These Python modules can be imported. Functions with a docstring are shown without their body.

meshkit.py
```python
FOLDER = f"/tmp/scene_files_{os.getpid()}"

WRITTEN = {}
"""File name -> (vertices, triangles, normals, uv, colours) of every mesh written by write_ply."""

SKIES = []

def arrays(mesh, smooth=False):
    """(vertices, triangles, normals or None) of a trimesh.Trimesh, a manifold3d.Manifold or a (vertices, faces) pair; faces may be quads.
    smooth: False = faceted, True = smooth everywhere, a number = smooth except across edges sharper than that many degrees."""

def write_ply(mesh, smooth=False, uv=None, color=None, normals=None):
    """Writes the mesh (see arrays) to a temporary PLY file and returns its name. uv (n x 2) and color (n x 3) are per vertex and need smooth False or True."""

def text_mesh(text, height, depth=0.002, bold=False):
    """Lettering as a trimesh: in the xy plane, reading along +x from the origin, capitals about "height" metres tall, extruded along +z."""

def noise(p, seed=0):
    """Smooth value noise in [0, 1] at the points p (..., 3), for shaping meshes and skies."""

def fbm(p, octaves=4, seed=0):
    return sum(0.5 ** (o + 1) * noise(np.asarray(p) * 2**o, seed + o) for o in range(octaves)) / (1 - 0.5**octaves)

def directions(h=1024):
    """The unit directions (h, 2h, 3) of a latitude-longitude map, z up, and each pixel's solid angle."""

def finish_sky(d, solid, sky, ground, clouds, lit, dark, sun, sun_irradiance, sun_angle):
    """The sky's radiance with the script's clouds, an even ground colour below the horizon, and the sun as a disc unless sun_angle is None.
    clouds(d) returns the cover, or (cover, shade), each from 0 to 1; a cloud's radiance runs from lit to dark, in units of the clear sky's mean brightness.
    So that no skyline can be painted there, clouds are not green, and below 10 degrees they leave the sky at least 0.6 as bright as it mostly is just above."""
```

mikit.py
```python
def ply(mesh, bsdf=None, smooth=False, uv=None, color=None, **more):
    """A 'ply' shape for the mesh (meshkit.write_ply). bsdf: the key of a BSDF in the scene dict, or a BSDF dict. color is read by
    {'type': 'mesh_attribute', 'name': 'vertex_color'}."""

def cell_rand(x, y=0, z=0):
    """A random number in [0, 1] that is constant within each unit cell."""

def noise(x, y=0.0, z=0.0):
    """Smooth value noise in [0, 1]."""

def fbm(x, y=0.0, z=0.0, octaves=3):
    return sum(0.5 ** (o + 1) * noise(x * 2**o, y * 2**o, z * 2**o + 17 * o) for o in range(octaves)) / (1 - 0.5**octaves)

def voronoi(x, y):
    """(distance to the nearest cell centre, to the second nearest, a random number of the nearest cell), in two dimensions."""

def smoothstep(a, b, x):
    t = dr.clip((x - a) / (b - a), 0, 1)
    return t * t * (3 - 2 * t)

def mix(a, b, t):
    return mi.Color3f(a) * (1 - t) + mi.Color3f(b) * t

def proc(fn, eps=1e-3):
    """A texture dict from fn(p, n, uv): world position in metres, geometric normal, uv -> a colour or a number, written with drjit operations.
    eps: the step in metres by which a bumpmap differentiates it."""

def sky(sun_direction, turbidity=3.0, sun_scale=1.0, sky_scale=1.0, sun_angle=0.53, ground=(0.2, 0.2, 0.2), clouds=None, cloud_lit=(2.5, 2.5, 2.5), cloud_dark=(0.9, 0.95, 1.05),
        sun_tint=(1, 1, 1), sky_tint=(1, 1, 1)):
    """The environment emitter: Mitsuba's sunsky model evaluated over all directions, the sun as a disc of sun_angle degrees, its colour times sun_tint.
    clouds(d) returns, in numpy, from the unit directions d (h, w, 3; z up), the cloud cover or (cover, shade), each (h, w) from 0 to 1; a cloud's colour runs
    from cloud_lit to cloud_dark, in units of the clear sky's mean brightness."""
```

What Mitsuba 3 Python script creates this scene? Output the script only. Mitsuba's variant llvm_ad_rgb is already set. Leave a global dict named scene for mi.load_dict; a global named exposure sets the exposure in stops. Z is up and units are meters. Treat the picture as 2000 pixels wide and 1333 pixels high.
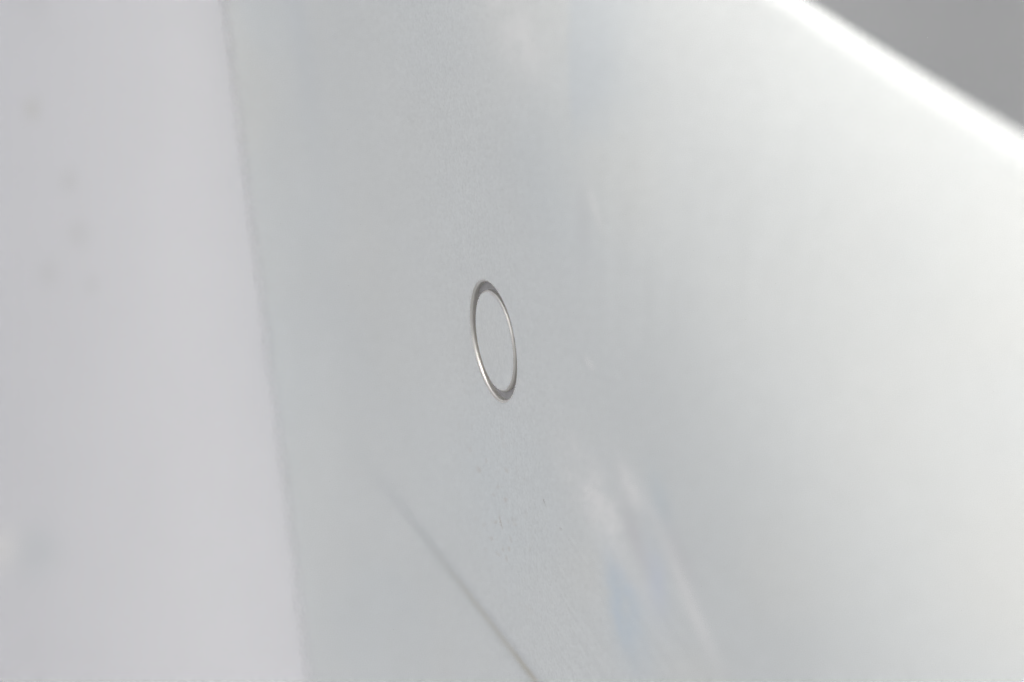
import math
import numpy as np, trimesh, drjit as dr, mitsuba as mi, mikit, meshkit
from scipy.spatial import Delaunay
from mikit import noise, fbm, voronoi, smoothstep, mix

T = mi.ScalarTransform4f
scene, labels = {}, {}

# ------------------------------------------------------------------ camera, sky, exposure
# The panel stands in the plane y = 0 (it faces -y), the round insert is at the origin; the lens looks along it at 20 degrees.
ROLL = math.radians(10.6)
CAM = np.array([1.36571, -0.48716, -0.00161])
FWD = np.array([-math.cos(math.radians(20)), math.sin(math.radians(20)), 0.0])
SIDE = np.array([math.sin(math.radians(20)), math.cos(math.radians(20)), 0.0])
UP = math.cos(ROLL) * np.array([0, 0, 1.0]) + math.sin(ROLL) * SIDE
scene['camera'] = {'type': 'thinlens', 'fov': math.degrees(2 * math.atan(1000 / 5671)), 'fov_axis': 'x', 'aperture_radius': 0.0185, 'focus_distance': 1.45,
                   'near_clip': 0.02, 'far_clip': 200.0, 'to_world': T().look_at(CAM.tolist(), (CAM + FWD).tolist(), UP.tolist())}
scene['sky'] = mikit.sky((0.65, -0.06, 0.76), turbidity=3, sun_scale=0.62, sun_angle=24, sun_tint=(0.87, 0.99, 1.19), clouds=lambda d: 1.0,
                         cloud_lit=(2.5, 2.5, 2.55), ground=(0.3, 0.3, 0.3))
exposure = 2.03


# ------------------------------------------------------------------ helpers
def tag(key, label, category=None, kind=None):
    labels[key] = {k: v for k, v in (('label', label), ('category', category), ('kind', kind)) if v}


def lathe(profile, n=320):
    """Turned shape round the y axis from (radius, depth behind the panel face) pairs, listed from the middle outward along the seen side."""
    a = np.arange(n) / n * 2 * math.pi
    p = np.asarray(profile, float)
    v = np.stack([p[:, None, 0] * np.cos(a), np.broadcast_to(p[:, None, 1], (len(p), n)), p[:, None, 0] * np.sin(a)], -1).reshape(-1, 3)
    i, j = np.meshgrid(np.arange(len(p) - 1), np.arange(n), indexing='ij')
    q = np.stack([i * n + j, (i + 1) * n + j, (i + 1) * n + (j + 1) % n, i * n + (j + 1) % n], -1).reshape(-1, 4)
    f = np.vstack([q[:, [0, 1, 2]], q[:, [0, 2, 3]]])
    f = f[np.linalg.norm(np.cross(v[f[:, 1]] - v[f[:, 0]], v[f[:, 2]] - v[f[:, 0]]), axis=1) > 1e-14]
    return trimesh.Trimesh(v, f, process=False)


def arc(cr, cd, rad, a0, a1, n=10):
    t = np.radians(np.linspace(a0, a1, n))
    return [(cr + rad * math.cos(x), cd - rad * math.sin(x)) for x in t]


# ------------------------------------------------------------------ materials
def blob(x, z, cx, cz, dx, dz, la, lb):
    """Soft elongated patch: centre, direction of its length, half length, half width."""
    k = 1 / math.hypot(dx, dz)
    a = ((x - cx) * dx + (z - cz) * dz) * (k / la)
    b = ((z - cz) * dx - (x - cx) * dz) * (k / lb)
    return dr.exp(-(a * a + b * b))


def panel_colour(p, n, uv):
    x, z = p.x, p.z
    c = mi.Color3f(0.593, 0.617, 0.622)
    c = c * (1 + 0.05 * (fbm(x * 9, z * 14, 3.0, 3) - 0.5))
    c = mix(c, c * mi.Color3f(0.989, 0.997, 1.004), smoothstep(0.5, 0.7, noise(x * 7 + 5, z * 13, 1.5)))
    c = mix(c, c * mi.Color3f(1.012, 1.0, 0.985), smoothstep(0.5, 0.75, noise(x * 11, z * 17 + 9, 8.5)))
    # grain of the satin paint, and faint wiping marks that run along the panel
    g = noise(x * 900, z * 1100, 0.5) * 0.6 + noise(x * 430, z * 520, 2.5) * 0.4
    c = c * (1 + 0.24 * (g - 0.5))
    w = fbm((x * 0.6 + z * 0.8) * 420, (x * 0.8 - z * 0.6) * 28, 4.0, 2)
    low = smoothstep(-0.05, -0.13, z) * smoothstep(-0.02, 0.05, x) * smoothstep(0.25, 0.15, x)
    c = c * (1 + 0.09 * low * (w - 0.5))
    # pale and bluish rub marks below right of the insert and near the top
    e = fbm(x * 45, z * 60, 5.5, 3)
    f = smoothstep(0.25, 0.65, e)
    v = fbm((x * 0.80 - z * 0.60) * 26, (x * 0.60 + z * 0.80) * 120, 6.5, 2)      # drawn out along the direction of the rub
    m = smoothstep(0.30, 0.55, noise(x * 120, z * 300, 9.5))                        # broken up by fine dark flecks
    white, blue, violet = mi.Color3f(0.74, 0.74, 0.745), mi.Color3f(0.45, 0.545, 0.64), mi.Color3f(0.53, 0.58, 0.68)
    m = m * smoothstep(0.2, 0.45, noise(x * 300, z * 700, 2.2))
    c = mix(c, white, 0.75 * (0.25 + 0.75 * f) * (0.4 + 0.6 * m) * blob(x, z, 0.087, -0.072, 0.030, -0.026, 0.026, 0.014))
    c = mix(c, white, 0.80 * (0.25 + 0.75 * f) * (0.4 + 0.6 * m) * blob(x, z, 0.115, -0.094, 0.034, -0.030, 0.030, 0.019))
    c = mix(c, white, 0.65 * (0.25 + 0.75 * f) * blob(x, z, 0.122, -0.110, 0.040, -0.050, 0.026, 0.008))
    c = mix(c, white, 0.80 * (0.5 + 0.5 * m) * blob(x, z, 0.146, -0.077, 0.026, -0.026, 0.015, 0.008))
    c = mix(c, white, 0.68 * smoothstep(0.10, 0.45, v) * blob(x, z, 0.190, -0.128, 0.028, -0.048, 0.028, 0.0060))
    c = mix(c, white, 0.30 * blob(x, z, 0.174, -0.096, 0.024, -0.030, 0.022, 0.007))
    c = mix(c, blue, 0.60 * (0.35 + 0.65 * f) * blob(x, z, 0.1045, -0.130, -0.003, -0.044, 0.020, 0.013))
    c = mix(c, blue, 0.66 * (0.45 + 0.55 * f) * blob(x, z, 0.111, -0.146, -0.003, -0.044, 0.014, 0.019))
    c = mix(c, blue, 0.42 * (0.3 + 0.7 * f) * blob(x, z, 0.122, -0.124, 0.036, -0.030, 0.018, 0.011))
    c = mix(c, violet, 0.60 * (0.5 + 0.5 * f) * blob(x, z, 0.156, -0.116, -0.004, -0.032, 0.020, 0.013))
    c = mix(c, mi.Color3f(0.50, 0.57, 0.61), 0.50 * blob(x, z, 0.178, -0.0834, 0.010, -0.03, 0.014, 0.010))
    c = mix(c, mi.Color3f(0.52, 0.52, 0.54), 0.62 * blob(x, z, 0.139, -0.0975, 0.014, -0.030, 0.017, 0.009))
    c = mix(c, mi.Color3f(0.53, 0.53, 0.55), 0.40 * blob(x, z, 0.188, -0.105, 0.020, -0.030, 0.022, 0.010))
    side = x - 0.1436 - (z - 0.0841) * 0.156
    c = mix(c, mi.Color3f(0.475, 0.53, 0.585), 0.33 * smoothstep(-0.002, 0.006, side + 0.006 * (e - 0.5)) * smoothstep(0.070, 0.006, side - 0.03 * e) * smoothstep(0.072, 0.100, z + 0.02 * (e - 0.5)))
    c = mix(c, white, 0.50 * f * blob(x, z, 0.098, 0.142, 0.30, -0.25, 0.034, 0.014))
    c = mix(c, mi.Color3f(0.53, 0.545, 0.56), 0.55 * (0.4 + 0.6 * f) * blob(x, z, 0.146, 0.044, -0.012, -0.026, 0.021, 0.009))
    c = mix(c, white, 0.55 * blob(x, z, 0.1605, 0.050, 0.008, -0.020, 0.010, 0.0022))
    c = mix(c, white, 0.85 * blob(x, z, 0.1255, -0.0182, 0.0050, -0.0040, 0.0042, 0.0014))
    lines = smoothstep(0.12, 0.17, x) * smoothstep(0.36, 0.28, x) * smoothstep(-0.03, 0.02, z) * smoothstep(0.09, 0.06, z)
    c = c * (1 + 0.10 * lines * (fbm((x - 0.25 * z) * 130, z * 16, 1.7, 2) - 0.5))
    c = mix(c, mi.Color3f(0.53, 0.57, 0.61), 0.30 * blob(x, z, -0.225, 0.19, 0.10, 0.40, 0.06, 0.025))
    # brownish dirt caught along the ledge low on the left
    la, ld = (x + 0.0365) * 0.883 - (z + 0.175) * 0.469, (x + 0.0365) * 0.469 + (z + 0.175) * 0.883
    c = mix(c, mi.Color3f(0.41, 0.355, 0.25), 0.55 * smoothstep(-0.20, 0.02, la) * dr.exp(-dr.square((ld - 0.0010) / 0.0042)) * (0.5 + 0.7 * noise(x * 60, z * 60, 3.5)))
    # brownish specks under the insert
    near = blob(x, z, -0.040, -0.080, 0.0, -0.1, 0.052, 0.036)
    c = mix(c, c * mi.Color3f(0.991, 0.999, 1.005), near)
    for (k, o, t) in ((110, 3.3, 0.62), (170, 11.7, 0.60)):
        d1, d2, q = voronoi(x * k * 0.55 + o + 0.8 * noise(x * 90, z * 90, o), z * k + 0.9 * noise(x * 80, z * 110, o + 2))
        c = mix(c, mi.Color3f(0.46, 0.43, 0.40), 0.42 * near * smoothstep(t, t + 0.25, q) * smoothstep(0.32, 0.08, d1) * smoothstep(0.3, 0.55, noise(x * 50, z * 50, o + 5)))
    c = mix(c, mi.Color3f(0.36, 0.30, 0.25), 0.55 * blob(x, z, -0.039, -0.0915, 0.1, -0.9, 0.0035, 0.0009))
    c = mix(c, mi.Color3f(0.25, 0.24, 0.23), 0.65 * blob(x, z, 0.0304, -0.0818, 0.35, -0.9, 0.0022, 0.0005))
    c = mix(c, mi.Color3f(0.25, 0.24, 0.23), 0.65 * blob(x, z, 0.0465, -0.0955, 0, 1.0, 0.0006, 0.0010))
    return c


def side_colour(p, n, uv):
    y, z = p.y, p.z
    c = mi.Color3f(0.590, 0.598, 0.638) * (1 + 0.05 * (fbm(y * 12, z * 8, 2.0, 3) - 0.5))
    c = mix(c, mi.Color3f(0.46, 0.45, 0.43), 0.33 * blob(y, z, -0.1351, 0.1872, 0.1, 1, 0.0065, 0.0055))
    for (a, b, s, k) in ((-0.1166, 0.1436, 0.007, 0.25), (-0.1142, 0.111, 0.009, 0.22), (-0.1362, 0.0912, 0.008, 0.20), (-0.1095, 0.080, 0.007, 0.16), (-0.125, 0.245, 0.012, 0.12)):
        c = mix(c, mi.Color3f(0.42, 0.42, 0.42), k * blob(y, z, a, b, 0.1, 1, s, s * 0.8))
    c = mix(c, mi.Color3f(0.46, 0.50, 0.53), 0.38 * blob(y, z, -0.1617, -0.0775, 0.3, 1, 0.017, 0.014))
    c = mix(c, mi.Color3f(0.70, 0.70, 0.70), 0.50 * blob(y, z, -0.184, -0.070, 0.1, 1, 0.014, 0.010))
    return c


scene['panel_paint'] = {'type': 'twosided', 'bsdf': {'type': 'principled', 'base_color': mikit.proc(panel_colour), 'roughness': 0.42, 'specular': 0.5, 'metallic': 0.0}}
scene['side_paint'] = {'type': 'twosided', 'bsdf': {'type': 'principled', 'base_color': mikit.proc(side_colour), 'roughness': 0.5, 'specular': 0.4}}
scene['bare_metal'] = {'type': 'twosided', 'bsdf': {'type': 'principled', 'base_color': mikit.proc(lambda p, n, uv: mi.Color3f(0.80, 0.785, 0.75) * (0.92 + 0.16 * noise(p.x * 260, p.y * 260, p.z * 260))), 'roughness': 0.42, 'metallic': 1.0}}
scene['seal_grey'] = {'type': 'twosided', 'bsdf': {'type': 'principled', 'base_color': mikit.proc(lambda p, n, uv: mi.Color3f(0.30, 0.295, 0.30) * (0.9 + 0.2 * noise(p.x * 300, p.y * 300, p.z * 300))), 'roughness': 0.5}}
scene['grey_plaster'] = {'type': 'twosided', 'bsdf': {'type': 'diffuse', 'reflectance': mikit.proc(lambda p, n, uv: mi.Color3f(0.278, 0.287, 0.300) * (0.94 + 0.12 * fbm(p.y * 1.5, p.z * 1.5, p.x, 3)))}}

# ------------------------------------------------------------------ the setting
FLOOR = -0.62
scene['ground'] = mikit.ply(([[-6, -8, FLOOR], [8, -8, FLOOR], [8, 8, FLOOR], [-6, 8, FLOOR]], [[0, 1, 2, 3]]), 'grey_plaster')
tag('ground', 'plain grey ground far below the panels', kind='structure')
by = np.linspace(-6, 8, 400)
bx = -4 - 0.25 * (1 - np.cos(2 * math.pi * (by - 2.1) / 2.4))                      # gently waving sheet
bv = np.concatenate([np.stack([bx, by, 0 * by + h], -1) for h in (FLOOR, 3.0)])
bi = np.arange(399)
scene['backdrop'] = mikit.ply((bv, np.stack([bi, bi + 1, bi + 401, bi + 400], -1)), 'grey_plaster', smooth=True)
tag('backdrop', 'blurred plain grey background beyond the bright rolled edge', kind='structure')

# ------------------------------------------------------------------ the big satin panel
E_ = np.array([0.8277, -0.5612]); E_ /= np.linalg.norm(E_)         # along the rolled top edge (x, z)
M_ = np.array([-E_[1], E_[0]])                                   # away from the panel, up and right
EDGE = np.array([0.30, 0.1113])                                # a point where the tight roll is outermost
RAD = 0.0045
SOFT = 0.07                                                      # the panel starts to lean back this far below the roll


def left_end(z):
    return -0.4257 + 0.2267 * z                                  # the line where the side panel stands


def roll_table():
    q = np.linspace(-SOFT, 0.11, 3000)                           # arc length up to and past the start of the tight roll
    lean = math.radians(9) * np.clip((q + SOFT) / SOFT, 0, 1) ** 1.8
    th = lean + np.clip(q, 0, None) / RAD
    th = np.minimum(th, math.radians(172))
    dq = q[1] - q[0]
    s = -SOFT + np.concatenate([[0], np.cumsum(np.cos((th[1:] + th[:-1]) / 2)) * dq])
    y = np.concatenate([[0], np.cumsum(np.sin((th[1:] + th[:-1]) / 2)) * dq])
    return q, s, y


Q, S, Y = roll_table()
REACH = S.max()


def bend(xz):
    """Flat panel coordinates (x, z) -> points of the bent sheet."""
    u, w = (xz - EDGE) @ E_, (xz - EDGE) @ M_ + REACH
    s = np.where(w < -SOFT, w, np.interp(w, Q, S)) - REACH
    y = np.where(w < -SOFT, 0, np.interp(w, Q, Y))
    flat = EDGE + u[:, None] * E_ + s[:, None] * M_
    # the pressed ledge low on the left, parallel with the top edge, that fades out towards the side panel
    c = (xz - np.array([-0.0365, -0.175]))
    along, d = c @ np.array([0.883, -0.469]), c @ np.array([0.469, 0.883])
    amp = np.clip((along + 0.31) / 0.20, 0, 1) ** 0.9
    t = np.clip((d + 0.0055) / 0.016, 0, 1)
    ledge = amp * 0.0023 * (1 - t * t * (3 - 2 * t)) * np.exp(-np.clip(-d, 0, None) / 0.055)
    r = np.hypot(xz[:, 0], xz[:, 1])
    # the sheet bows back towards its upper right corner
    k = np.clip((xz @ np.array([0.79, 0.61]) - 0.09) / 0.32, 0, None)
    bow = math.tan(math.radians(42)) * 0.32 * np.where(k < 1, np.minimum(k, 1) ** 2.5 / 2.5, 1 / 2.5 + (k - 1))
    dent = -0.0022 * np.exp(-((xz[:, 0] + 0.13) ** 2 + (xz[:, 1] - 0.21) ** 2) / 0.075 ** 2)
    wave = 0.0022 * np.clip((xz[:, 0] - left_end(xz[:, 1]) - 0.01) / 0.10, 0, 1) * (meshkit.fbm(np.stack([xz[:, 0] * 4.5, xz[:, 1] * 6.0, 0 * r], -1), 2, 3) - 0.5) * np.clip((r - 0.035) / 0.10, 0, 1)
    return np.stack([flat[:, 0], y + ledge + wave + bow + dent, flat[:, 1]], -1)


STEP, HOLE = 0.0035, 0.0314
gx, gz = np.meshgrid(np.arange(-0.60, 0.9401, STEP), np.arange(-0.61, 0.72, STEP))
pts = np.stack([gx.ravel(), gz.ravel()], -1)
w = (pts - EDGE) @ M_
keep = (pts[:, 0] > left_end(pts[:, 1]) - 0.03) & (w < -0.02) & (np.hypot(*pts.T) > 0.040)
rows = np.concatenate([np.arange(-0.019, 0.075, 0.0008)])
uu = np.arange(-1.2, 0.90, 0.012)
strip = (EDGE + uu[None, :, None] * E_ + rows[:, None, None] * M_).reshape(-1, 2)
strip = strip[(strip[:, 0] > left_end(strip[:, 1]) - 0.03) & (strip[:, 0] < 0.941)]
ang = np.arange(320) / 320 * 2 * math.pi
rings = [r * np.stack([np.cos(ang), np.sin(ang)], -1) for r in (HOLE, 0.0321, 0.0332, 0.035, 0.0375)]
pts = np.vstack([pts[keep], strip, *rings])
tri = Delaunay(pts).simplices
cen = pts[tri].mean(1)
size = np.linalg.norm(pts[tri] - pts[tri][:, [1, 2, 0]], axis=2).max(1)
tri = tri[(np.hypot(*cen.T) > HOLE * 0.9995) & (size < 0.03)]
a, b, c = (pts[tri[:, k]] for k in range(3))
turn = np.cross(b - a, c - a) > 0
tri = np.where(turn[:, None], tri, tri[:, ::-1])                 # counter-clockwise seen from -y: faces the viewer
sheet = trimesh.Trimesh(bend(pts), tri, process=False)
_, _, normals = meshkit.arrays(sheet, True)
outer = ((pts - EDGE) @ M_ + REACH)[tri].mean(1) > 0.0


def piece(mask):
    used, inv = np.unique(tri[mask], return_inverse=True)
    m = trimesh.Trimesh(sheet.vertices[used], inv.reshape(-1, 3), process=False)
    return {'type': 'ply', 'filename': meshkit.write_ply(m, True, normals=normals[used]), 'face_normals': False, 'bsdf': {'type': 'ref', 'id': 'panel_paint'}}


tag('metal_panel', 'large satin silver-white metal panel with a small round flush insert', 'panel')
scene['metal_panel__face'] = piece(~outer)
scene['metal_panel__rolled_edge'] = piece(outer)
tag('metal_panel__rolled_edge', 'bright rounded top edge rolled back')

# the hole: a softly rounded rim, a grey seal at the bottom of the gap, and the round insert
R = 0.0300
scene['metal_panel__hole_rim'] = mikit.ply(lathe([(R, 0.0060), (R, 0.0030), *arc(R + 0.0014, 0.0014, 0.0014, 180, 90), (HOLE, 0.0)]), 'bare_metal', smooth=40)
tag('metal_panel__hole_rim', 'rounded bright rim of the round hole')
scene['metal_panel__gap_seal'] = mikit.ply(lathe([(0.0240, 0.0030), (R + 0.0004, 0.0030)]), 'seal_grey')
tag('metal_panel__gap_seal', 'dark grey ring in the gap round the insert')
RI, DI = 0.0259, 0.0006
scene['metal_panel__round_insert'] = mikit.ply(lathe([(0.0, DI), (RI * 0.5, DI), (RI - 0.0016, DI), (RI - 0.0012, DI)]), 'panel_paint', smooth=40)
scene['metal_panel__round_insert__bevel'] = mikit.ply(lathe([*arc(RI - 0.0012, DI + 0.0012, 0.0012, 90, 0), (RI, 0.0060)]), 'bare_metal', smooth=40)
tag('metal_panel__round_insert', 'round flush disc set in the hole')
# a return flange closes the far right end, outside the frame
wz = np.linspace(FLOOR, EDGE[1] - (0.938 - EDGE[0]) * -E_[1] / E_[0] - 0.004, 60)
lip = bend(np.stack([0 * wz + 0.938, wz], -1)) + [0, 0.002, 0]
fv = np.concatenate([lip + d for d in ([0, 0, 0], [0.003, 0, 0], [0.003, 0.05, 0], [0, 0.05, 0])])
fi = np.arange(59)
fq = np.concatenate([np.stack([fi + a * 60, fi + 1 + a * 60, fi + 1 + b * 60, fi + b * 60], -1) for a, b in ((0, 1), (1, 2), (2, 3), (3, 0))])
scene['metal_panel__end_flange'] = mikit.ply((fv, fq), 'panel_paint')

# ------------------------------------------------------------------ the side panel that meets it on the left
ny, nz, TWIST = 60, 90, 1.5
yy, zz = np.meshgrid(np.linspace(-0.9, -0.0005, ny), np.linspace(FLOOR + 0.002, 0.62, nz), indexing='ij')
front = np.stack([left_end(zz) + TWIST * (0.55 * (1 - np.exp(yy / 0.55))) * zz, yy, zz], -1).reshape(-1, 3)     # slightly twisted sheet
i, j = np.meshgrid(np.arange(ny - 1), np.arange(nz - 1), indexing='ij')
quad = np.stack([i * nz + j, (i + 1) * nz + j, (i + 1) * nz + j + 1, i * nz + j + 1], -1).reshape(-1, 4)
rim = np.concatenate([np.arange(ny) * nz, (ny - 1) * nz + np.arange(1, nz), np.arange(ny - 2, -1, -1) * nz + nz - 1, np.arange(nz - 2, 0, -1)])
nxt = np.roll(rim, -1)
solid = trimesh.Trimesh(np.vstack([front, front - [0.02, 0, 0]]), np.vstack([quad[:, [0, 1, 2]], quad[:, [0, 2, 3]], quad[:, [0, 2, 1]] + ny * nz, quad[:, [0, 3, 2]] + ny * nz,
                        np.stack([nxt, rim, rim + ny * nz], -1), np.stack([nxt, rim + ny * nz, nxt + ny * nz], -1)]), process=False)
solid.fix_normals()
scene['side_panel'] = mikit.ply(solid, 'side_paint', smooth=35)
tag('side_panel', 'blurred pale lilac-white panel with soft grey smudges meeting the big panel on the left', 'panel')
